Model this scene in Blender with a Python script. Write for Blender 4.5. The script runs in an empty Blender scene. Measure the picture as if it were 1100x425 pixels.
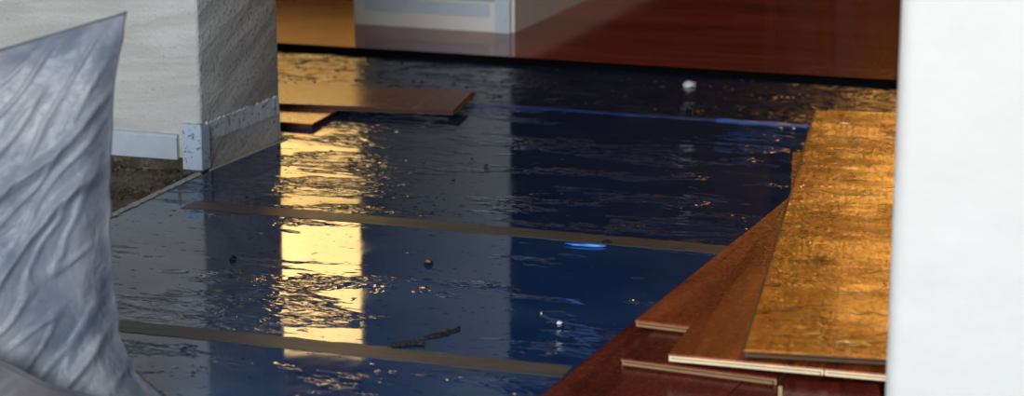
import bpy, bmesh, math, random
from mathutils import Vector, Matrix, noise
random.seed(7)
R = math.radians
sc = bpy.context.scene
C = sc.collection

# ------------------------------------------------------------------ camera
cam = bpy.data.objects.new('camera', bpy.data.cameras.new('camera'))
C.objects.link(cam); sc.camera = cam
cam.location = (0, 0, 1.0); cam.rotation_euler = (R(76), 0, 0)
cam.data.sensor_width = 36; cam.data.lens = 2455 / 1100 * 36
cam.data.dof.use_dof = True; cam.data.dof.focus_distance = 3.75
cam.data.dof.aperture_fstop = cam.data.lens / 1000 / 0.017
# ------------------------------------------------------------------ world and light
w = bpy.data.worlds.new('world'); sc.world = w; w.use_nodes = True
bg = w.node_tree.nodes['Background']
bg.inputs[0].default_value = (0.72, 0.85, 1, 1); bg.inputs[1].default_value = 0.45
sc.view_settings.view_transform = 'Standard'; sc.view_settings.look = 'None'
sc.view_settings.exposure = 0.0; sc.view_settings.gamma = 1
sc.view_settings.use_curve_mapping = False

def area(name, loc, target, sx, sy, power, col):
    l = bpy.data.lights.new(name, 'AREA'); l.shape = 'RECTANGLE'; l.size = sx; l.size_y = sy
    l.energy = power; l.color = col
    o = bpy.data.objects.new(name, l); C.objects.link(o); o.location = loc
    o.rotation_euler = (Vector(target) - Vector(loc)).to_track_quat('-Z', 'Y').to_euler()
    return o
area('window_daylight', (-1.5, -1.8, 2.0), (0.0, 4.0, 0.3), 2.4, 1.7, 290, (0.95, 0.98, 1.0))

# ------------------------------------------------------------------ helpers
class NT:
    """small helper round a node tree"""
    def __init__(s, name):
        s.m = bpy.data.materials.new(name); s.m.use_nodes = True
        s.t = s.m.node_tree; s.p = s.t.nodes['Principled BSDF']; s.out = s.t.nodes['Material Output']
    def n(s, typ, ins=None, **kw):
        nd = s.t.nodes.new(typ)
        for k, v in kw.items(): setattr(nd, k, v)
        for k, v in (ins or {}).items(): s.set(nd.inputs[k], v)
        return nd
    def set(s, sock, v):
        if isinstance(v, bpy.types.NodeSocket): s.t.links.new(v, sock)
        else: sock.default_value = v
    def P(s, **kw):
        for k, v in kw.items(): s.set(s.p.inputs[k.replace('_', ' ')], v)
    def coord(s, scale=(1, 1, 1), rot=(0, 0, 0), kind='Object', loc=(0, 0, 0)):
        tc = s.n('ShaderNodeTexCoord')
        mp = s.n('ShaderNodeMapping', {'Vector': tc.outputs[kind], 'Rotation': rot, 'Location': loc})
        mp = s.n('ShaderNodeMapping', {'Vector': mp.outputs[0], 'Scale': scale})     # turn first, then stretch
        return mp.outputs[0]
    def noise(s, vec, scale, detail=3, rough=.55, dist=0.0):
        return s.n('ShaderNodeTexNoise', {'Vector': vec, 'Scale': scale, 'Detail': detail, 'Roughness': rough, 'Distortion': dist}).outputs['Fac']
    def math(s, op, a, b=0.0, c=0.0, clamp=False):
        nd = s.n('ShaderNodeMath', operation=op, use_clamp=clamp)
        s.set(nd.inputs[0], a); s.set(nd.inputs[1], b)
        if op in ('MULTIPLY_ADD', 'SMOOTH_MIN'): s.set(nd.inputs[2], c)
        return nd.outputs[0]
    def mr(s, v, a, b, c=0.0, d=1.0, smooth=True):
        nd = s.n('ShaderNodeMapRange', interpolation_type='SMOOTHSTEP' if smooth else 'LINEAR')
        for k, x in zip(('Value', 'From Min', 'From Max', 'To Min', 'To Max'), (v, a, b, c, d)): s.set(nd.inputs[k], x)
        return nd.outputs['Result']
    def mix(s, f, a, b):
        nd = s.n('ShaderNodeMix', data_type='RGBA')
        s.set(nd.inputs['Factor'], f)
        for i, v in ((6, a), (7, b)):
            s.set(nd.inputs[i], (*v, 1) if isinstance(v, tuple) and len(v) == 3 else v)
        return nd.outputs[2]
    def bump(s, h, dist, strength=1.0, normal=None):
        ins = {'Height': h, 'Distance': dist, 'Strength': strength}
        if normal is not None: ins['Normal'] = normal
        return s.n('ShaderNodeBump', ins).outputs[0]
    def info(s): return s.n('ShaderNodeObjectInfo').outputs['Random']

def plain(name, col, rough=.6, var=.15, scale=30, bump=.0005, **kw):
    a = NT(name); v = a.coord()
    n = a.noise(v, scale, 4)
    a.P(Base_Color=a.mix(n, tuple(c * (1 - var) for c in col), tuple(min(1, c * (1 + var)) for c in col)), Roughness=rough,
        Normal=a.bump(n, bump), **kw)
    return a.m

def mesh_obj(name, bm, mat, parent=None):
    me = bpy.data.meshes.new(name); bm.to_mesh(me); bm.free()
    o = bpy.data.objects.new(name, me); C.objects.link(o)
    if mat: me.materials.append(mat)
    if parent: o.parent = parent
    return o
def empty(name, loc=(0, 0, 0), rz=0.0):
    o = bpy.data.objects.new(name, None); C.objects.link(o); o.location = loc; o.rotation_euler = (0, 0, rz)
    o.empty_display_size = .05
    return o
def tag(o, label=None, cat=None, group=None, kind=None):
    for k, v in (('label', label), ('category', cat), ('group', group), ('kind', kind)):
        if v: o[k] = v
    return o
def smooth(o, ang=35):
    for p in o.data.polygons: p.use_smooth = True
    try: o.data.set_sharp_from_angle(angle=R(ang))
    except Exception: pass
    return o
def prism(pts, z0, z1, bev=0.0, segs=2):
    """polygon (x,y) list counter-clockwise extruded from z0 to z1"""
    bm = bmesh.new()
    lo = [bm.verts.new((x, y, z0)) for x, y in pts]; hi = [bm.verts.new((x, y, z1)) for x, y in pts]
    bm.faces.new(list(reversed(lo))); bm.faces.new(hi)
    n = len(pts)
    for i in range(n):
        j = (i + 1) % n
        bm.faces.new((lo[i], lo[j], hi[j], hi[i]))
    bmesh.ops.recalc_face_normals(bm, faces=bm.faces)
    if bev: bmesh.ops.bevel(bm, geom=list(bm.edges), offset=bev, segments=segs, affect='EDGES', profile=.6)
    return bm
def box(x0, x1, y0, y1, z0, z1, bev=0.0, segs=1):
    return prism([(x0, y0), (x1, y0), (x1, y1), (x0, y1)], z0, z1, bev, segs)

# the laying direction of the floor: u along the seams, v across them
A = R(-18.3); U = Vector((math.cos(A), math.sin(A))); V = Vector((-math.sin(A), math.cos(A)))
def uv(x, y): return (x * U.x + y * U.y, x * V.x + y * V.y)

# ------------------------------------------------------------------ materials
def m_concrete():
    a = NT('dirty_concrete'); v = a.coord()
    n = a.noise(v, 9, 6, .7); n2 = a.noise(v, 60, 4, .7)
    c = a.mix(a.mr(n, .35, .65), (.035, .024, .016), (.13, .10, .075))
    c = a.mix(a.mr(n2, .52, .7), c, (.20, .17, .13))
    a.P(Base_Color=c, Roughness=.75, Normal=a.bump(a.math('ADD', n, n2), .006)); return a.m
def m_plaster(name, light, dark, rot, streak=.6, pits=.6):
    a = NT(name); v = a.coord(); vd = a.coord((1.2, 1.2, 9), rot)
    n = a.noise(v, 7, 5, .65); s = a.noise(vd, 3.2, 4, .6, .6); f = a.noise(v, 140, 3, .7); g = a.noise(v, 420, 2, .6)
    c = a.mix(a.mr(s, .38, .62), dark, light)
    c = a.mix(a.mr(n, .35, .75, 0, .55), c, tuple((x + y) / 2 for x, y in zip(light, dark)))
    pit = a.mr(f, pits, pits + .10)
    c = a.mix(a.math('MULTIPLY', pit, .75), c, tuple(x * .45 for x in dark))
    h = a.math('ADD', a.math('MULTIPLY', s, streak), a.math('MULTIPLY', f, .36))
    h = a.math('ADD', h, a.math('MULTIPLY', g, .06))
    a.P(Base_Color=c, Roughness=.8, Normal=a.bump(h, .008)); return a.m
def m_film(name, v0, rough0=.05, rough1=.12, dots=False, c0=(.006, .036, .128), c1=(.022, .068, .170)):
    """wet dark blue underlay foil: mirror-smooth water, crumpled patches and thin mud"""
    a = NT(name)
    v = a.coord(); vs = a.coord((.45, 1.25, 1)); vs2 = a.coord((.6, 1.3, 1), loc=(3, 7, 0))
    big = a.noise(vs, 6.5, 5, .68, .5)                          # where it is crumpled
    wr = a.mr(a.math('ADD', big, v0(a)), .53, .60)
    crump = a.noise(vs2, 34, 2, .5, 1.0); fine = a.noise(v, 9, 2, .5); tiny = a.noise(vs, 130, 2, .6, .5)
    spots = a.mr(a.noise(vs2, 16, 2, .5, .4), .68, .74)        # single blisters
    h = a.math('MULTIPLY', crump, a.math('ADD', a.math('MULTIPLY', wr, 1.0), a.math('MULTIPLY', spots, .55)))
    h = a.math('ADD', h, a.math('MULTIPLY', fine, .05))
    h = a.math('ADD', h, a.math('MULTIPLY', tiny, a.math('MULTIPLY', wr, .05)))
    mud = a.noise(v, 5.5, 6, .7); grit = a.noise(a.coord((.7, 1, 1)), 55, 4, .75)
    c = a.mix(a.mr(mud, .4, .7, 0, .8), c0, c1)
    c = a.mix(a.mr(grit, .62, .74, 0, .5), c, (.055, .06, .075))
    speck = a.noise(a.coord((.7, 1, 1)), 42 if dots else 60, 3, .6)
    if dots:
        speck = a.math('ADD', speck, .045)
        d = a.mr(a.noise(a.coord((.6, 1, 1)), 45, 2, .5), .60, .66)
        c = a.mix(d, c, (.004, .004, .006))
        rough0 = a.mr(grit, .4, .65, rough0, rough1 * 1.6)
        a.P(Roughness=rough0)
    else: a.P(Roughness=a.mr(mud, .45, .75, rough0, rough1))
    a.P(Specular_IOR_Level=a.mr(speck, .55 if dots else .61, .62 if dots else .67, .5, .04))
    a.P(Base_Color=c, IOR=1.54, Specular_Tint=(.6, .78, 1, 1), Normal=a.bump(h, .0042))
    return a.m
def m_wood(name, c0, c1, rough=.25, warp=.0006, damage=0.0, ior=1.5, grain_dir=1, dark=.5):
    a = NT(name); rnd = a.info()
    off = a.n('ShaderNodeCombineXYZ', {'X': a.math('MULTIPLY', rnd, 13.0), 'Y': a.math('MULTIPLY', rnd, 7.0)}).outputs[0]
    tc = a.n('ShaderNodeTexCoord').outputs['Object']
    ad = a.n('ShaderNodeVectorMath', {0: tc, 1: off}, operation='ADD').outputs[0]
    sca = (9, .7, 9) if grain_dir else (.7, 9, 9)
    mp = a.n('ShaderNodeMapping', {'Vector': ad, 'Scale': sca}).outputs[0]
    g = a.noise(mp, 3.0, 6, .65, .9); fine = a.noise(a.n('ShaderNodeMapping', {'Vector': ad, 'Scale': (60, 3, 60) if grain_dir else (3, 60, 60)}).outputs[0], 4, 3, .6)
    blot = a.noise(ad, 6, 4, .6)
    c = a.mix(a.mr(g, .34, .68), c0, c1)
    c = a.mix(a.mr(blot, .5, .78, 0, .55), c, tuple(x * dark for x in c0))
    c = a.mix(a.mr(fine, .55, .8, 0, .35), c, tuple(x * .45 for x in c0))
    v = a.math('MULTIPLY_ADD', rnd, .35, .82)
    c = a.n('ShaderNodeHueSaturation', {'Value': v, 'Color': c}).outputs[0]
    h = a.math('MULTIPLY', fine, .25)
    dirt = a.noise(ad, 85, 3, .7)
    c = a.mix(a.mr(dirt, .67, .74, 0, .5), c, (.22, .16, .12))
    nrm = a.bump(a.math('ADD', h, a.math('MULTIPLY', blot, .8)), warp)
    if damage:
        cr = a.noise(a.n('ShaderNodeMapping', {'Vector': ad, 'Scale': (.55, 1.3, 1)}).outputs[0], 17, 5, .68, 1.3)
        big = a.noise(ad, 5, 2)
        k = a.mr(big, .40, .62, .25, 1.0)
        weave = a.noise(ad, 150, 2, .5)
        wv = a.n('ShaderNodeTexWave', {'Vector': ad, 'Scale': 24.0, 'Distortion': 2.0}).outputs['Fac']
        hh = a.math('ADD', a.math('MULTIPLY', cr, k), a.math('MULTIPLY', weave, .10))
        hh = a.math('ADD', hh, a.math('MULTIPLY', wv, .006))
        nrm = a.bump(hh, damage, 1.0, nrm)
        # cracks and lifted flakes running across the board
        vc = a.noise(a.n('ShaderNodeMapping', {'Vector': ad, 'Scale': (.8, 5, 1)}).outputs[0], 3.2, 5, .65, .4)
        ck = a.math('ABSOLUTE', a.math('SUBTRACT', vc, .5)); ckm = a.mr(ck, .004, .012, 1, 0)
        c = a.mix(a.math('MULTIPLY', ckm, a.mr(blot, .48, .56)), c, (.03, .012, .004))
    a.P(Base_Color=c, Roughness=a.mr(dirt, .4, .8, rough, rough + .15), Normal=nrm, IOR=ior)
    return a.m
def m_emit(name, c0, c1, z0, z1, s0, s1):
    """sunlit frosted glass"""
    a = NT(name)
    n = a.noise(a.coord((1, 1, .4)), 3, 2)
    c = a.mix(n, c0, c1)
    a.P(Base_Color=(.8, .7, .4, 1), Roughness=.4, Emission_Color=c, Emission_Strength=a.mr(n, .3, .7, s0, s1)); return a.m

M = {}
M['slab'] = m_concrete()
M['plaster_front'] = m_plaster('pillar_plaster', (.62, .62, .60), (.50, .50, .48), (0, R(3), 0), .5, .64)
M['plaster_side'] = m_plaster('pillar_side_plaster', (.60, .60, .58), (.40, .40, .39), (R(-24), 0, 0), .45, .55)
M['plaster_far'] = plain('far_baseboard', (.72, .72, .68), .7, .12, 6)
M['wall_far'] = plain('far_grey_wall', (.36, .37, .37), .7, .12, 6)
M['paint_dark'] = plain('dark_paint', (.020, .021, .026), .8, .2, 4)
M['side_navy'] = plain('navy_side_face', (.006, .010, .018), .9, .2, 4, .0005, IOR=1.2)  # near-black blue, only on the side face of the far block
M['ceiling'] = plain('ceiling_paint', (.22, .22, .24), .8, .1, 4)
M['white'] = plain('white_column_paint', (.76, .755, .72), .6, .04, 14, .004)
M['base'] = plain('baseboard_paint', (.52, .61, .69), .4, .12, 40)
a = NT('scuffed_trim'); v = a.coord(); s = a.mr(a.noise(v, 110, 4, .75), .57, .66)
a.P(Base_Color=a.mix(s, (.50, .64, .78), (.17, .21, .26)), Roughness=.5, Normal=a.bump(s, .002)); M['trim'] = a.m
a = NT('torn_glue'); v = a.coord((1, 1, 1)); s = a.mr(a.noise(v, 60, 5, .75), .52, .66)
a.P(Base_Color=a.mix(s, (.66, .74, .80), (.36, .38, .40)), Roughness=.6, Normal=a.bump(s, .003)); M['glue'] = a.m
M['film_near'] = m_film('wet_foil_near', lambda a: a.math('MULTIPLY', -.025, 1), .04, .10)
def buckle(v_lo, v_hi, lo, hi, u_c, u_w, amt):
    """the foil is buckled towards one seam and round one soaked spot"""
    def f(a):
        sx = a.n('ShaderNodeSeparateXYZ', {0: a.coord()})
        k = a.mr(a.math('ABSOLUTE', a.math('SUBTRACT', sx.outputs['X'], u_c)), .0, u_w, amt, 0)
        t = a.mr(sx.outputs['Y'], v_lo, v_hi, 1, 0)
        return a.math('ADD', a.math('MULTIPLY', k, t), a.math('MULTIPLY_ADD', t, lo - hi, hi))
    return f
M['film_mid'] = m_film('wet_foil_middle', buckle(3.20, 3.34, -.015, -.07, -1.42, .30, .12), .04, .10)
M['film_back'] = m_film('wet_foil_back', buckle(4.9, 5.0, .01, .01, -1.66, .30, .09), .06, .16, False, (.007, .025, .078), (.022, .046, .104))  # darker slate base: dimming at grazing view painted into the foil colour
M['film_far'] = m_film('wet_foil_far', lambda a: a.math('MULTIPLY', .0, 1), .12, .17, True, (.007, .019, .060), (.020, .034, .078))  # base darker still, the same grazing-view dimming put into the colour
a = NT('brown_seam_tape'); v = a.coord((.5, 3, 1)); n = a.noise(v, 14, 4, .6)
a.P(Base_Color=a.mix(n, (.050, .046, .046), (.13, .115, .105)), IOR=1.27, Roughness=.42, Normal=a.bump(n, .003)); M['tape'] = a.m
M['blue_tape'] = plain('blue_tape', (.012, .06, .30), .3, .3, 30)
M['blue_bright'] = plain('bright_blue_tape', (.03, .22, .80), .4, .2, 30)
M['film_edge'] = plain('curled_foil_edge', (.32, .34, .36), .4, .3, 40)
M['lam'] = m_wood('laid_laminate', (.17, .028, .018), (.33, .058, .036), .07, .0003, 0, 1.28, 0)
M['red'] = m_wood('red_brown_laminate', (.16, .028, .010), (.50, .11, .034), .26, .0007)
M['wine'] = m_wood('dark_red_laminate', (.10, .014, .010), (.21, .032, .017), .22, .0007)
M['orange'] = m_wood('orange_brown_laminate', (.21, .042, .012), (.60, .15, .036), .22, .0006)
M['gold'] = m_wood('swollen_amber_board', (.36, .10, .008), (.60, .20, .018), .22, .0006, .0075, 1.6, 1, .55)
M['gold_flake'] = plain('peeled_amber_skin', (.50, .24, .04), .22, .2, 60)
M['ulboard'] = m_wood('brown_board', (.12, .032, .014), (.19, .056, .024), .18, .0003, 0, 1.22, 0)
M['core_pale'] = plain('pale_fibreboard', (.85, .70, .46), .8, .15, 60)
M['core_tan'] = plain('tan_fibreboard', (.30, .17, .075), .8, .2, 60)
M['core_brown'] = plain('wet_fibreboard', (.09, .045, .018), .6, .25, 60)
M['core_dark'] = plain('dark_fibreboard', (.030, .010, .006), .6, .25, 60)
M['backing'] = plain('board_backing', (.10, .06, .03), .7, .2, 40)
M['amber'] = m_emit('amber_glass', (1, .56, .16), (1, .62, .20), 0, 1, 3.8, 5.0)
M['yellow'] = m_emit('sunlit_glass', (1, .63, .20), (1, .69, .26), 0, 1, 5.2, 6.4)
M['amber_low'] = m_emit('evening_glass', (1, .37, .05), (1, .48, .09), 0, 1, 6.5, 9.0)
M['amber_dim'] = m_emit('dim_amber_glass', (1, .40, .09), (1, .48, .12), 0, 1, .65, .95)
M['edge_black'] = plain('near_black_edge', (.004, .004, .005), 1.0, .3, 50, .0005, IOR=1.05)  # near-black matte, for the strip along the laminate's front edge
M['frame'] = plain('dark_door_frame', (.05, .03, .02), .5, .2, 20)
M['grit'] = plain('black_grit', (.012, .010, .010), .4, .4, 60)
M['foam'] = plain('white_foam', (.75, .76, .74), .7, .1, 60)
M['splinter'] = plain('wet_splinter', (.016, .010, .008), .7, .4, 60)

# ------------------------------------------------------------------ the setting
o = mesh_obj('floor', box(-4.5, 4.5, -3, 11, -.15, 0), M['slab']); tag(o, 'dirty bare concrete slab under the foil', 'floor', kind='structure')
o = mesh_obj('ceiling', box(-4.5, 4.5, -3, 11, 2.8, 2.9), M['ceiling']); tag(o, 'grey ceiling', 'ceiling', kind='structure')
for nm, b in (('wall_outer_left', (-4.6, -4.5, -3, 11)), ('wall_outer_right', (4.5, 4.6, -3, 11)), ('wall_back', (-4.5, 4.5, 11, 11.1))):
    o = mesh_obj(nm, box(*b, 0, 2.8), M['paint_dark']); tag(o, 'dark painted outer wall', 'wall', kind='structure')

# plastered pillar on the left
PC = Vector((-.587, 4.211)); PB = Vector((-.465, 4.495)); LD = Vector((-.953, .302))
pill = [tuple(PC), tuple(PB), tuple(PB + LD * 1.25), tuple(PC + LD * 1.25)]
bm = prism(pill, 0, 2.8)
es = [e for e in bm.edges if abs(e.verts[0].co.z - e.verts[1].co.z) > 1]
bmesh.ops.bevel(bm, geom=es, offset=.009, segments=3, affect='EDGES', profile=.5)
wl = mesh_obj('wall_left', bm, M['plaster_front']); wl.data.materials.append(M['plaster_side'])
sd = (PB - PC).normalized(); sn = Vector((sd.y, -sd.x))
for p in wl.data.polygons:
    if p.normal.to_2d().dot(sn) > .8: p.material_index = 1
smooth(wl, 30)
tag(wl, 'grey plastered pillar with rough trowelled faces left of the foil', 'wall', kind='structure')
fn = Vector((-.302, -.953))           # outward normal of its front face
def wallstrip(base, d, n, s0, s1, z0, z1, t0, t1, seg=1, jit=0.0, tj=.3):
    """slab lying on a wall face: from s0 to s1 along d, t0 to t1 off the face"""
    bm = bmesh.new(); rows = []
    for i in range(seg + 1):
        s = s0 + (s1 - s0) * i / seg
        ja = random.uniform(-jit, jit); jb = random.uniform(-jit, jit); jt = random.uniform(-tj, tj) * (t1 - t0) if jit else 0
        q = []
        for t, z in ((t0, z0 + ja), (t1 + jt, z0 + ja), (t1 + jt, z1 + jb), (t0, z1 + jb)):
            p = base + d * s + n * t; q.append(bm.verts.new((p.x, p.y, z)))
        rows.append(q)
    for a_, b_ in zip(rows, rows[1:]):
        for k in range(4): bm.faces.new((a_[k], a_[(k + 1) % 4], b_[(k + 1) % 4], b_[k]))
    bm.faces.new(rows[0]); bm.faces.new(list(reversed(rows[-1])))
    bmesh.ops.recalc_face_normals(bm, faces=bm.faces)
    return bm
bb = mesh_obj('baseboard_left', wallstrip(PC, LD, fn, .045, 1.2, .024, .066, -.002, .012), M['base'])
tag(bb, 'pale blue-white baseboard on the pillar front', 'baseboard', kind='structure')
mesh_obj('top_bead', wallstrip(PC, LD, fn, .045, 1.2, .066, .0715, -.002, .009), M['base'], bb)
ct = mesh_obj('trim_1', wallstrip(PC, LD, fn, -.004, .034, .006, .094, -.003, .010), M['trim'])
tag(ct, 'scuffed pale blue corner piece at the pillar foot', 'trim', kind='structure')
mesh_obj('side_flange', wallstrip(PC, sd, sn, -.008, .022, .006, .090, -.003, .006), M['trim'], ct)
mesh_obj('glue_band', wallstrip(PC, sd, sn, .02, .300, .056, .092, -.002, .0025, 60, .0022, .05), M['glue'], wl)
# rough lower course beneath the torn glue band
bm = wallstrip(PC, sd, sn, .004, .305, .0, .062, -.002, .0015, 30, .003, .05)
mesh_obj('rough_render', bm, M['plaster_side'], wl)
mesh_obj('foot_crumble', wallstrip(PC, LD, fn, .0, 1.2, -.002, .023, -.002, .004, 60, .004), M['slab'], wl)

# far wall block, white front, dark side with a pale baseboard
FA = Vector((-.401, 5.821)); FB = Vector((-.005, 5.682)); FD = Vector((.353, .936))
far = [tuple(FA), tuple(FB), tuple(FB + FD * 2.6), tuple(FA + FD * 2.6)]
wm = mesh_obj('wall_middle', prism(far, 0, 2.8), M['wall_far']); wm.data.materials.append(M['side_navy'])
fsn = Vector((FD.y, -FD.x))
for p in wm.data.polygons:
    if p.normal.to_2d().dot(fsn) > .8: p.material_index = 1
tag(wm, 'blurred pale grey wall end standing on the far laminate', 'wall', kind='structure')
ffd = (FB - FA).normalized(); ffn = Vector((ffd.y, -ffd.x))
b2 = mesh_obj('baseboard_middle', wallstrip(FA, ffd, ffn, .0, .42, .012, .088, -.002, .012), M['plaster_far'])
tag(b2, 'pale baseboard on the far wall end', 'baseboard', kind='structure')
mesh_obj('upper_strip', wallstrip(FA, ffd, ffn, .03, .37, .050, .084, .010, .016), M['base'], b2)
mesh_obj('corner_piece', wallstrip(FA, ffd, ffn, .385, .425, .012, .11, .010, .017), M['base'], b2)
b3 = mesh_obj('baseboard_side', wallstrip(FB, FD, fsn, .0, 2.6, .012, .10, -.002, .012), M['plaster_far'])
tag(b3, 'pale baseboard running back along the far wall side', 'baseboard', kind='structure')

# white column close on the right
c0 = Vector((.427, 2.5)); cd = Vector((.953, -.302)); ce = Vector((.302, .953))
cp = [tuple(c0), tuple(c0 + cd * .55), tuple(c0 + cd * .55 + ce * .27), tuple(c0 + ce * .27)]
bm = prism(cp, 0, 2.8)
es = [e for e in bm.edges if abs(e.verts[0].co.z - e.verts[1].co.z) > 1]
bmesh.ops.bevel(bm, geom=es, offset=.022, segments=6, affect='EDGES', profile=.5)
o = smooth(mesh_obj('wall_right', bm, M['white']), 40)
tag(o, 'bright white column with a rounded corner in the right foreground', 'column', kind='structure')

# laid laminate beyond the foil: single planks running away from the edge
fl = empty('floor_laminate', (0, 0, 0), A); tag(fl, 'glossy dark red laminate floor still laid beyond the foil', 'floor', kind='structure')
pw, plen = .195, 1.22
meshes = {}
def plank(u0, v0, ln):
    k = round(ln, 3)
    if k not in meshes:
        b = box(0, ln - .0006, 0, pw - .0006, 0, .0115)
        ob = mesh_obj('plank', b, M['lam']); meshes[k] = ob.data
    else:
        ob = bpy.data.objects.new('plank', meshes[k]); C.objects.link(ob)
    ob.parent = fl; ob.location = (u0, v0, .001)
for i in range(21):
    v0 = 5.075 + i * pw; u0 = -4.2 - (.0, .42, .81, .61)[i % 4]
    while u0 < 2.3:
        plank(u0, v0, plen); u0 += plen
mesh_obj('edge_strip', box(-4.2, 2.3, 5.038, 5.0745, .0004, .0124), M['edge_black'], fl)

# glowing doorway and windows of the far room, seen only in the wet floor
def opening(name, x0, x1, y, panes, label, cat):
    top = max(p[1] for p in panes)
    r = empty(name, ((x0 + x1) / 2, y, 0)); hw = (x1 - x0) / 2
    tag(r, label, cat, kind='structure')
    for s in (-1, 1): mesh_obj('jamb', box(s * hw - .04, s * hw + .04, -.05, .05, 0, top + .08, .004), M['frame'], r)
    mesh_obj('lintel', box(-hw - .04, hw + .04, -.05, .05, top, top + .09, .004), M['frame'], r)
    for z0, z1, m in panes:
        mesh_obj('pane', box(-hw + .03, hw - .03, -.01, .01, z0, z1), M[m], r)
        mesh_obj('rail', box(-hw, hw, -.03, .03, z0 - .02, z0 + .02), M['frame'], r)
opening('door_1', -1.75, -.52, 9.3, [(.05, .58, 'frame'), (.58, 1.0, 'amber_dim'), (1.0, 1.36, 'amber'), (1.36, 1.98, 'yellow')], 'sunlit glazed door in the far room', 'door')
opening('window_1', 1.13, 1.20, 9.3, [(.05, 1.9, 'amber')], 'narrow sunlit sidelight in the far room', 'window')
opening('window_2', 1.36, 2.7, 9.3, [(1.2, 2.4, 'amber_low')], 'wide sunlit window in the far room', 'window')

# ------------------------------------------------------------------ wet foil underlay
S2, S1, BL, ED = 2.881, 3.574, 4.573, 5.035
P0, P1, P2 = uv(-.706, 3.86), uv(*PC), uv(*PB)
def at_v(p, q, v): t = (v - p[1]) / (q[1] - p[1]); return (p[0] + (q[0] - p[0]) * t, v)
L1 = at_v(P0, P1, S1) if P0[1] < S1 else None
Pm1 = (P0[0] - .30, P0[1] - .75)      # the foil edge runs on towards the camera
def film(name, pts, m, label, z):
    o = mesh_obj(name, prism(pts, .0003, z), m); o.rotation_euler = (0, 0, A)
    tag(o, label, 'foil'); return o
# neighbouring strips meet under the tape; gaps of a millimetre keep them apart
film('underlay_foil', [(-2.6, 1.9), (.7, 1.9), (.7, S2), (-2.6, S2)], M['film_near'], 'wet blue foil strip nearest the camera, below the lower brown tape seam', .0018)
eL2 = at_v(Pm1, P0, S2 + .001) ; eL1 = at_v(P0, P1, S1) if P0[1] <= S1 else at_v(Pm1, P0, S1)
mid = [eL2, (.7, S2 + .001), (.7, S1), eL1]
if P0[1] < S1: mid.append(P0)
film('underlay_foil', mid, M['film_mid'], 'wet blue foil strip between the two brown tape seams, mirroring golden light', .0018)
gap = .004
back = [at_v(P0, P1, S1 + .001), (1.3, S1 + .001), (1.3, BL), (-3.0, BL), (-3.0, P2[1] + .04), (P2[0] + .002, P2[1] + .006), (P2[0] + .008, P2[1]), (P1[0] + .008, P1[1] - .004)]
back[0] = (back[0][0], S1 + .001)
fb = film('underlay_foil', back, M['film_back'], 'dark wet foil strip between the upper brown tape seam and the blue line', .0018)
film('underlay_foil', [(-3.0, BL + .001), (1.6, BL + .001), (1.6, ED), (-3.0, ED)], M['film_far'], 'dull speckled foil strip along the edge of the laid laminate', .0018)
# pale curled edge of the foil beside the pillar
def ribbon(pts, wdt, z, thick, jit=0.0, zj=0.0):
    bm = bmesh.new(); rows = []
    for i, p in enumerate(pts):
        p = Vector(p); q = Vector(pts[min(i + 1, len(pts) - 1)]) - Vector(pts[max(i - 1, 0)])
        n = Vector((-q.y, q.x)).normalized()
        wa = wdt / 2 + random.uniform(-jit, jit); wb = wdt / 2 + random.uniform(-jit, jit); dz = random.uniform(0, zj)
        a_, b_ = p + n * wa, p - n * wb
        rows.append([bm.verts.new((a_.x, a_.y, z)), bm.verts.new((b_.x, b_.y, z)), bm.verts.new((b_.x, b_.y, z + thick)), bm.verts.new((p.x, p.y, z + thick * 1.3 + dz)), bm.verts.new((a_.x, a_.y, z + thick))])
    for r0, r1 in zip(rows, rows[1:]):
        for k in range(5): bm.faces.new((r0[k], r0[(k + 1) % 5], r1[(k + 1) % 5], r1[k]))
    bm.faces.new(rows[0]); bm.faces.new(list(reversed(rows[-1])))
    bmesh.ops.recalc_face_normals(bm, faces=bm.faces)
    return bm
def lerp_pts(p, q, n, wob=0.0): return [(p[0] + (q[0] - p[0]) * i / n, p[1] + (q[1] - p[1]) * i / n + random.uniform(-wob, wob)) for i in range(n + 1)]
e0 = at_v(P0, P1, P0[1] - .05)
mesh_obj('curled_edge', ribbon(lerp_pts(e0, (P1[0] + .004, P1[1] - .02), 40, .0015), .014, .0015, .002, .002, .003), M['film_edge'], fb)
mesh_obj('curled_edge', ribbon(lerp_pts((P1[0] + .012, P1[1] + .01), (P2[0] + .012, P2[1] + .0), 20, .002), .006, .0015, .0015, .001, .002), M['film_edge'], fb)

def tape(name, u0, u1, v, wdt, m, label, z=.0019, th=.0006, jit=.002, zj=.0006, slope=0.0):
    n = int((u1 - u0) / .02)
    o = mesh_obj(name, ribbon([(u0 + (u1 - u0) * i / n, v + slope * (i / n - .5) + random.uniform(-.001, .001)) for i in range(n + 1)], wdt, z, th, jit, zj), m)
    o.rotation_euler = (0, 0, A); smooth(o, 60); tag(o, label, 'tape'); return o
tape('seam_tape', -2.1, -.872, S2, .052, M['tape'], 'brown tape over the foil seam nearest the camera')
tape('seam_tape', -1.79, -.80, S1, .054, M['tape'], 'brown tape over the foil seam by the pillar foot')
tape('blue_tape', -1.62, 1.0, BL, .020, M['blue_tape'], 'thin dark blue tape line across the far foil', jit=.004)
bmk = tape('blue_tape', -1.06, -.87, BL - .004, .03, M['blue_bright'], 'bright blue raised tape end beside the amber board', z=.0028, jit=.006, zj=.004)
bmk.location = (0, 0, 0)

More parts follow.
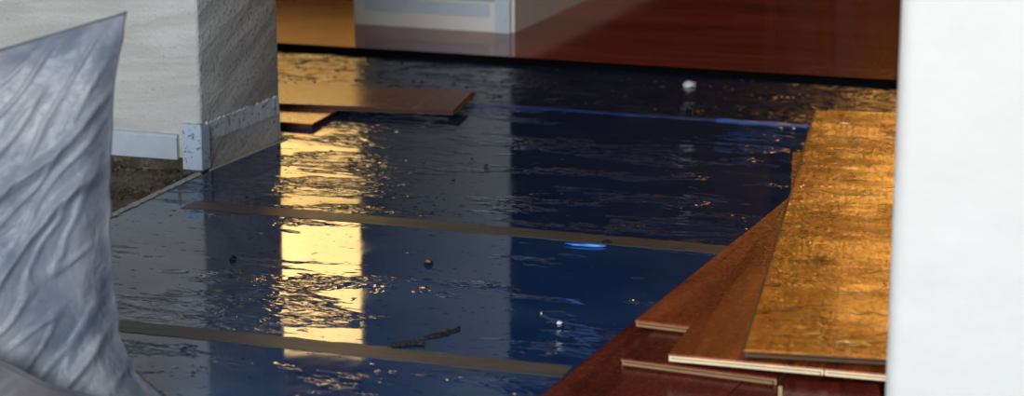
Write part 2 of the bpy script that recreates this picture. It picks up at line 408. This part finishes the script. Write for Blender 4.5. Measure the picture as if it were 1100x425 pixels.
# ------------------------------------------------------------------ loose boards
T = .011
def board(nl, ang, ln, wd, z, top, core, label, group, warp=0.0, tongue=True, side_tongue=True, end_mat=None):
    """near-left corner, heading of its length in degrees, length, width, underside height"""
    r = empty('laminate_board', (nl[0], nl[1], z), R(ang - 90))
    tag(r, label, 'floorboard', group)
    def slab(name, z0, z1, m, inset=0.0, bev=0.0):
        bm = bmesh.new(); ny = 14; rows = []
        for i in range(ny + 1):
            y = inset + (ln - 2 * inset) * i / ny
            dz = warp * ((y / ln - .5) ** 2 * 4)
            rows.append([bm.verts.new((x, y, zz + dz)) for x, zz in ((inset, z0), (wd - inset, z0), (wd - inset, z1), (inset, z1))])
        for a_, b_ in zip(rows, rows[1:]):
            for k in range(4): bm.faces.new((a_[k], a_[(k + 1) % 4], b_[(k + 1) % 4], b_[k]))
        bm.faces.new(rows[0]); bm.faces.new(list(reversed(rows[-1])))
        bmesh.ops.recalc_face_normals(bm, faces=bm.faces)
        return mesh_obj(name, bm, m, r)
    slab('backing', 0, .001, M['backing'], .0006)
    slab('core', .001, .0085, M[core], .0004)
    slab('decor_layer', .0085, T, M[top])
    if tongue:
        e = mesh_obj('tongue', box(.004, wd - .004, -.007, .002, .003 + warp, .0065 + warp, .0006), M[end_mat or core], r)
    if side_tongue:
        e = mesh_obj('side_tongue', box(-.005, .002, .01, ln - .01, .0035, .0065, .0005), M[core], r)
    return r
GP = 'loose boards in the fanned pile'
z0 = .0024
board((-.042, 2.690), 66.8, 1.30, .228, z0, 'wine', 'core_tan', 'dark red bottom board of the fanned pile, its long edge along the foil', GP, tongue=False, side_tongue=False)
board((.1695, 2.599), 66.8, 1.25, .218, z0, 'wine', 'core_tan', 'dark red bottom board seen as a sliver below the pale-ended board', GP, tongue=False, side_tongue=False)
board((.151, 3.003), 67.0, 1.00, .222, z0 + T, 'wine', 'core_tan', 'wine red board whose tan end sticks out lowest in front of the pile', GP)
board((.340, 2.722), 83.4, .185, .128, z0 + T, 'wine', 'core_pale', 'dark wine board piece with a pale left edge beside the white column', GP, tongue=False)
board((.178, 3.146), 67.2, .86, .205, z0 + 2 * T, 'red', 'core_tan', 'red-brown board with a short tan end on the left rim of the pile', GP)
board((.212, 2.952), 73.1, 1.05, .2115, z0 + 3 * T, 'orange', 'core_pale', 'orange-brown board with a pale cream end under the amber board', GP, side_tongue=False)
board((.4150, 2.8905), 73.1, 1.05, .205, z0 + 3 * T, 'orange', 'core_pale', 'board mostly hidden under the amber board, its pale end meeting the white column', GP, side_tongue=False)
board((.364, 2.943), 82.5, 1.20, .20, z0 + 4 * T, 'orange', 'core_brown', 'board directly beneath the amber board, its corner peeking out on the left', GP, side_tongue=False)
board((.310, 2.904), 79.2, 1.585, .222, z0 + 5 * T, 'gold', 'core_brown', 'long wet amber board with blistered surface on top of the pile', GP, end_mat='core_brown')
amber = [o_ for o_ in C.objects if o_.get('label', '').startswith('long wet amber')][0]
def flake(x, y, ln, ang, wd, lift, m, seed):
    bm = bmesh.new(); n = 12; rows = []
    for i in range(n + 1):
        t = i / n; e = math.sin(math.pi * min(.97, max(.03, t)))
        px = (t - .5) * ln; py = .35 * ln * noise.noise(Vector((t * 2.6, seed * 5.1, 0)))
        w_ = wd * e * (.7 + .6 * noise.noise(Vector((t * 5, seed, 3))))
        w_ = max(w_, .0006); zz = lift * e * (.6 + .8 * abs(noise.noise(Vector((t * 4, seed, 7)))))
        rows.append([bm.verts.new((px, py - w_, 0)), bm.verts.new((px, py + w_, 0)), bm.verts.new((px + .3 * w_, py + w_ * .5, zz)), bm.verts.new((px, py - w_ * .9, .0006 + zz * .3))])
    for a_, b_ in zip(rows, rows[1:]):
        for k in range(4): bm.faces.new((a_[k], a_[(k + 1) % 4], b_[(k + 1) % 4], b_[k]))
    bm.faces.new(rows[0]); bm.faces.new(list(reversed(rows[-1])))
    bmesh.ops.recalc_face_normals(bm, faces=bm.faces)
    f_ = smooth(mesh_obj('peeled_flake', bm, m, amber), 50); f_.location = (x, y, T); f_.rotation_euler = (0, 0, R(ang))
for k, (x, y, ln, ang, wd, lf) in enumerate([(.085, .09, .045, 70, .004, .005), (.098, .062, .035, 100, .005, .006), (.135, .058, .05, 5, .003, .005), (.165, .066, .06, 25, .004, .006),
        (.152, .045, .035, 10, .003, .005), (.205, .10, .05, 60, .003, .004), (.16, .20, .06, 8, .003, .003), (.12, .30, .05, -5, .003, .003), (.17, .42, .06, 12, .003, .003),
        (.03, .45, .03, 60, .003, .004), (.022, .58, .04, 80, .003, .004), (.03, .66, .035, 40, .004, .005), (.02, .78, .05, 85, .003, .004), (.018, .93, .06, 95, .003, .004),
        (.02, 1.10, .06, 80, .003, .004), (.15, .74, .10, 4, .003, .003), (.10, .90, .12, -4, .003, .004), (.07, 1.33, .13, 5, .003, .004), (.17, 1.37, .10, 8, .003, .004), (.06, 1.47, .06, 0, .004, .004), (.11, 1.22, .05, 10, .003, .003)]):
    flake(x, y, ln, ang, wd, lf, M['gold_flake'], k)
GU = 'loose boards behind the pillar'
r1 = board((-.41, 4.586), 163.0 - 360, 1.15, .137, z0, 'orange', 'core_dark', 'short orange-lit board on the foil under the long brown board', GU, tongue=False, side_tongue=False)
r2 = board((-.122, 4.671), 169.4 - 360, 1.10, .215, z0 + T, 'ulboard', 'core_dark', 'long brown board lying behind the pillar on a second board', GU, side_tongue=False, end_mat='core_dark')

# ------------------------------------------------------------------ translucent plastic bag on the left
prof = [(.000, -.415), (.020, -.432), (.039, -.454), (.07, -.485), (.12, -.504), (.195, -.508), (.256, -.510), (.317, -.508), (.377, -.503), (.448, -.497), (.507, -.482), (.536, -.478), (.60, -.470)]
def right_at(z):
    for (z_a, x_a), (z_b, x_b) in zip(prof, prof[1:]):
        if z <= z_b:
            t = (z - z_a) / (z_b - z_a); return x_a + (x_b - x_a) * t
    return prof[-1][1]
def top_at(x): return .5385 + (x + .480) * .318
a = NT('clear_plastic'); v = a.coord()
n = a.noise(a.coord((1, 1, .5), (0, R(-28), 0)), 9, 4, .6, .8); f = a.noise(v, 55, 3, .6, 1.0)
c = a.mix(a.mr(n, .3, .7), (.16, .205, .285), (.42, .43, .46))
a.P(Base_Color=c, Roughness=.30, IOR=1.36, Normal=a.bump(a.math('ADD', a.math('MULTIPLY', n, .8), a.math('MULTIPLY', f, .34)), .008))
tr = a.n('ShaderNodeBsdfTranslucent', {'Color': (.55, .62, .74, 1)}); tp = a.n('ShaderNodeBsdfTransparent', {'Color': (.85, .9, .97, 1)})
m1 = a.n('ShaderNodeMixShader', {0: .25, 1: a.p.outputs[0], 2: tr.outputs[0]})
m2 = a.n('ShaderNodeMixShader', {0: a.mr(n, .35, .65, .22, .06), 1: m1.outputs[0], 2: tp.outputs[0]})
a.t.links.new(m2.outputs[0], a.out.inputs[0]); M['plastic'] = a.m
M['plastic_edge'] = plain('plastic_rim', (.12, .13, .16), .3, .2, 40)
a = NT('pinkish_plastic'); n = a.noise(a.coord(), 12, 3)
a.P(Base_Color=a.mix(n, (.17, .17, .21), (.30, .27, .28)), Roughness=.3, Normal=a.bump(n, .01)); M['flap'] = a.m

def fold(x, z):
    """creases running from the upper right corner down to the left"""
    ca, sa = math.cos(R(36)), math.sin(R(36))
    p = x * ca - z * sa; q = x * sa + z * ca
    r = noise.noise(Vector((p * 13, q * 3.2, 1.3))); r2 = noise.noise(Vector((p * 40, q * 8, 4.1))); r3 = noise.noise(Vector((x * 7, z * 6, 9)))
    r4 = noise.noise(Vector((p * 80, q * 30, 6.2)))
    return .005 * (1 - abs(r) * 2.2) + .012 * max(0, 1 - abs(r) * 9) + .006 * max(0, 1 - abs(r2) * 6) + .003 * r2 + .015 * r3 + .0014 * r4
bag = empty('plastic_bag', (-.8, 2.8, 0)); tag(bag, 'crumpled translucent plastic bag standing upright in the left foreground', 'bag')
NX, NZ = 200, 200; XL = -1.15
def bag_point(i, j, side):
    t = j / NZ; s = i / NX
    # the rows fan: each row is a line from the left rim to the right rim
    zr = .536 * t; xr = right_at(zr); zl = .335 * t
    x = XL + (xr - XL) * s; z = zl + (zr - zl) * s
    env = min(1, (1 - s) / .05) * min(1, s / .05) * min(1, (1 - t) / .06)
    env = math.sin(env * math.pi / 2)
    bul = (.10 + .05 * (1 - t)) * math.sin(math.pi * min(1, .12 + .88 * s)) ** .5 * (1 - t ** 3)
    y = -side * env * (bul * .8 + fold(x, z) * .9 + .012) + side * -.0012
    y += .012 * noise.noise(Vector((x * 6, z * 9, 2))) * (1 - env)
    x += .004 * noise.noise(Vector((1, z * 30, 5))) * s
    return (x + .8, y, z + .0025)
bm = bmesh.new(); G = {}
for side in (1, -1):
    for i in range(NX + 1):
        for j in range(NZ + 1): G[side, i, j] = bm.verts.new(bag_point(i, j, side))
    for i in range(NX):
        for j in range(NZ):
            q = [G[side, i, j], G[side, i + 1, j], G[side, i + 1, j + 1], G[side, i, j + 1]]
            bm.faces.new(q if side == 1 else list(reversed(q)))
o = smooth(mesh_obj('sheet', bm, M['plastic'], bag), 180)
# welded rim along the open top and the right edge
def rim(name, idx, wdt):
    bm = bmesh.new(); rows = []
    for i, j in idx:
        p = Vector(bag_point(i, j, 1)); p.y = p.y
        k = wdt * (1 + .4 * noise.noise(p * 40))
        rows.append([bm.verts.new(p + Vector(d)) for d in ((0, -k, -k), (k, 0, 0), (0, k, k * .6), (-k, 0, 0))])
    for a_, b_ in zip(rows, rows[1:]):
        for k in range(4): bm.faces.new((a_[k], a_[(k + 1) % 4], b_[(k + 1) % 4], b_[k]))
    bm.faces.new(rows[0]); bm.faces.new(list(reversed(rows[-1])))
    bmesh.ops.recalc_face_normals(bm, faces=bm.faces)
    return smooth(mesh_obj(name, bm, M['plastic_edge'], bag), 60)
rim('top_rim', [(i, NZ) for i in range(NX + 1)], .0022)
rim('side_weld', [(NX, j) for j in range(NZ // 4, NZ + 1)], .0016)
# lower flap lying in front, with its dark hem
def flap_top(x): return .158 + (x + .654) * (-.62) if x > -.654 else .158 + (x + .654) * -.25
bm = bmesh.new(); n = 60; rows = []; hem = []
for i in range(n + 1):
    x = -1.12 + (.71) * i / n; zt = max(.004, flap_top(x)); col = []
    for j in range(11):
        z = zt * j / 10
        y = -.165 - .05 * (1 - j / 10) ** 2 - .014 * noise.noise(Vector((x * 22, z * 12, 3))) - .02 * noise.noise(Vector((x * 4, z * 3, 8)))
        sh = max(0, (x + .62) / .21); y += .12 * min(1, sh) ** 1.5
        col.append(bm.verts.new((x + .8, y, z + .0025)))
    hem.append(col[-1].co.copy())
    rows.append(col)
for a_, b_ in zip(rows, rows[1:]):
    for j in range(10): bm.faces.new((a_[j], b_[j], b_[j + 1], a_[j + 1]))
bmesh.ops.solidify(bm, geom=list(bm.faces), thickness=.002)
bmesh.ops.recalc_face_normals(bm, faces=bm.faces)
fp = smooth(mesh_obj('lower_flap', bm, M['flap'], bag), 50)
bm = bmesh.new(); rows = []
for p in hem:
    rows.append([bm.verts.new(p + Vector(d) * .0034) for d in ((0, -1, 0), (0, 0, 1), (0, 1, 0), (0, 0, -1))])
for a_, b_ in zip(rows, rows[1:]):
    for k in range(4): bm.faces.new((a_[k], a_[(k + 1) % 4], b_[(k + 1) % 4], b_[k]))
bm.faces.new(rows[0]); bm.faces.new(list(reversed(rows[-1])))
bmesh.ops.recalc_face_normals(bm, faces=bm.faces)
mesh_obj('hem', bm, M['plastic_edge'], fp)

# ------------------------------------------------------------------ debris on the foil
def chunk(name, x, y, sx, sy, sz, m, label, cat, rz=0.0, seed=0, z=.0018):
    bm = bmesh.new(); bmesh.ops.create_icosphere(bm, subdivisions=2, radius=1)
    for vv in bm.verts:
        k = 1 + .45 * noise.noise(vv.co * 1.9 + Vector((seed * 3.7, 0, 0)))
        vv.co = Vector((vv.co.x * sx * k, vv.co.y * sy * k, max(-.0, vv.co.z * k + .45) * sz))
    o = mesh_obj(name, bm, m); o.location = (x, y, z); o.rotation_euler = (0, 0, R(rz))
    tag(o, label, cat); return o
chunk('foam_scrap', .398, 5.040, .015, .012, .008, M['foam'], 'small white foam scrap on the far foil near the laminate edge', 'scrap', 20, 1)
def splinter(x, y, ln, wd, hgt, rz, label, seed, z):
    bm = bmesh.new(); n = 16; rows = []
    for i in range(n + 1):
        t = i / n; px = (t - .5) * ln
        py = .22 * ln * noise.noise(Vector((t * 2.5, seed, 0))); w_ = wd * (.35 + 1.1 * abs(noise.noise(Vector((t * 6, seed, 4))))) * (1 if 0 < i < n else .25)
        h_ = hgt * (.4 + 1.2 * abs(noise.noise(Vector((t * 7, seed, 9)))))
        rows.append([bm.verts.new((px, py - w_, 0)), bm.verts.new((px, py + w_, 0)), bm.verts.new((px, py + w_ * .3, h_)), bm.verts.new((px, py - w_ * .6, h_ * .7))])
    for a_, b_ in zip(rows, rows[1:]):
        for k in range(4): bm.faces.new((a_[k], a_[(k + 1) % 4], b_[(k + 1) % 4], b_[k]))
    bm.faces.new(rows[0]); bm.faces.new(list(reversed(rows[-1])))
    bmesh.ops.recalc_face_normals(bm, faces=bm.faces)
    o = mesh_obj('wood_splinter', bm, M['splinter']); o.location = (x, y, z); o.rotation_euler = (0, 0, R(rz)); tag(o, label, 'splinter')
splinter(-.150, 3.128, .050, .012, .006, 10, 'dark splinter lying across the lower brown tape seam', 2.3, .0034)
splinter(-.100, 3.180, .075, .007, .007, 42, 'long dark splinter just above the lower brown tape seam', 5.7, .0019)
chunk('grit_lump', -.135, 3.56, .007, .007, .006, M['grit'], 'black grit lump right of the golden reflection between the seams', 'grit', 0, 4)
chunk('grit_lump', -.455, 3.588, .006, .006, .005, M['grit'], 'black grit lump left of the golden reflection below the pillar', 'grit', 0, 5)
chunk('tape_scrap', .124, 3.672, .034, .007, .003, M['blue_bright'], 'bright blue tape scrap lying on the upper brown seam', 'scrap', -10, 6, .0026)
chunk('grit_lump', .158, 3.690, .008, .006, .004, M['grit'], 'dark grit lump at the end of the blue tape scrap', 'grit', 0, 7, .0026)
chunk('foam_scrap', .070, 3.235, .004, .003, .003, M['foam'], 'tiny white speck on the foil beside the red pile', 'scrap', 0, 8)
# crumbs of mortar on the bare strip in front of the pillar
bm = bmesh.new()
for i in range(260):
    s = random.uniform(0, .32); t = random.random() ** 1.3
    p = PC + LD * s * random.uniform(.2, 1) + fn * (.01 + t * .30 * min(1, (s + .05) / .2))
    if uv(p.x, p.y)[1] < P0[1] - .02: continue
    ev = at_v(P0, P1, uv(p.x, p.y)[1])
    if uv(p.x, p.y)[0] > ev[0] - .012: continue
    r = random.uniform(.0015, .007)
    mat = Matrix.Translation((p.x, p.y, r * .3)) @ Matrix.Rotation(random.uniform(0, 6), 4, 'Z') @ Matrix.Diagonal((r * random.uniform(.7, 1.8), r, r * .7, 1))
    bmesh.ops.create_icosphere(bm, subdivisions=1, radius=1, matrix=mat)
o = mesh_obj('mortar_crumbs', bm, M['slab']); tag(o, 'brown mortar crumbs on the bare strip before the pillar', 'rubble', kind='stuff')

# black grit strewn over the far foil
bm = bmesh.new()
for i in range(230):
    u_ = random.uniform(-2.3, -.6); v_ = random.uniform(4.62, 5.02) if i < 170 else random.uniform(3.65, 4.15)
    r = random.uniform(.0015, .0045 if i < 170 else .003)
    if i >= 170: u_ = random.uniform(-1.9, -1.1)
    mat = Matrix.Translation((u_, v_, .0018 + r * .2)) @ Matrix.Rotation(random.uniform(0, 6), 4, 'Z') @ Matrix.Diagonal((r * random.uniform(1, 2.2), r, r * .5, 1))
    bmesh.ops.create_icosphere(bm, subdivisions=1, radius=1, matrix=mat)
o = mesh_obj('grit_specks', bm, M['grit']); o.rotation_euler = (0, 0, A); tag(o, 'black grit specks strewn over the far foil', 'grit', kind='stuff')
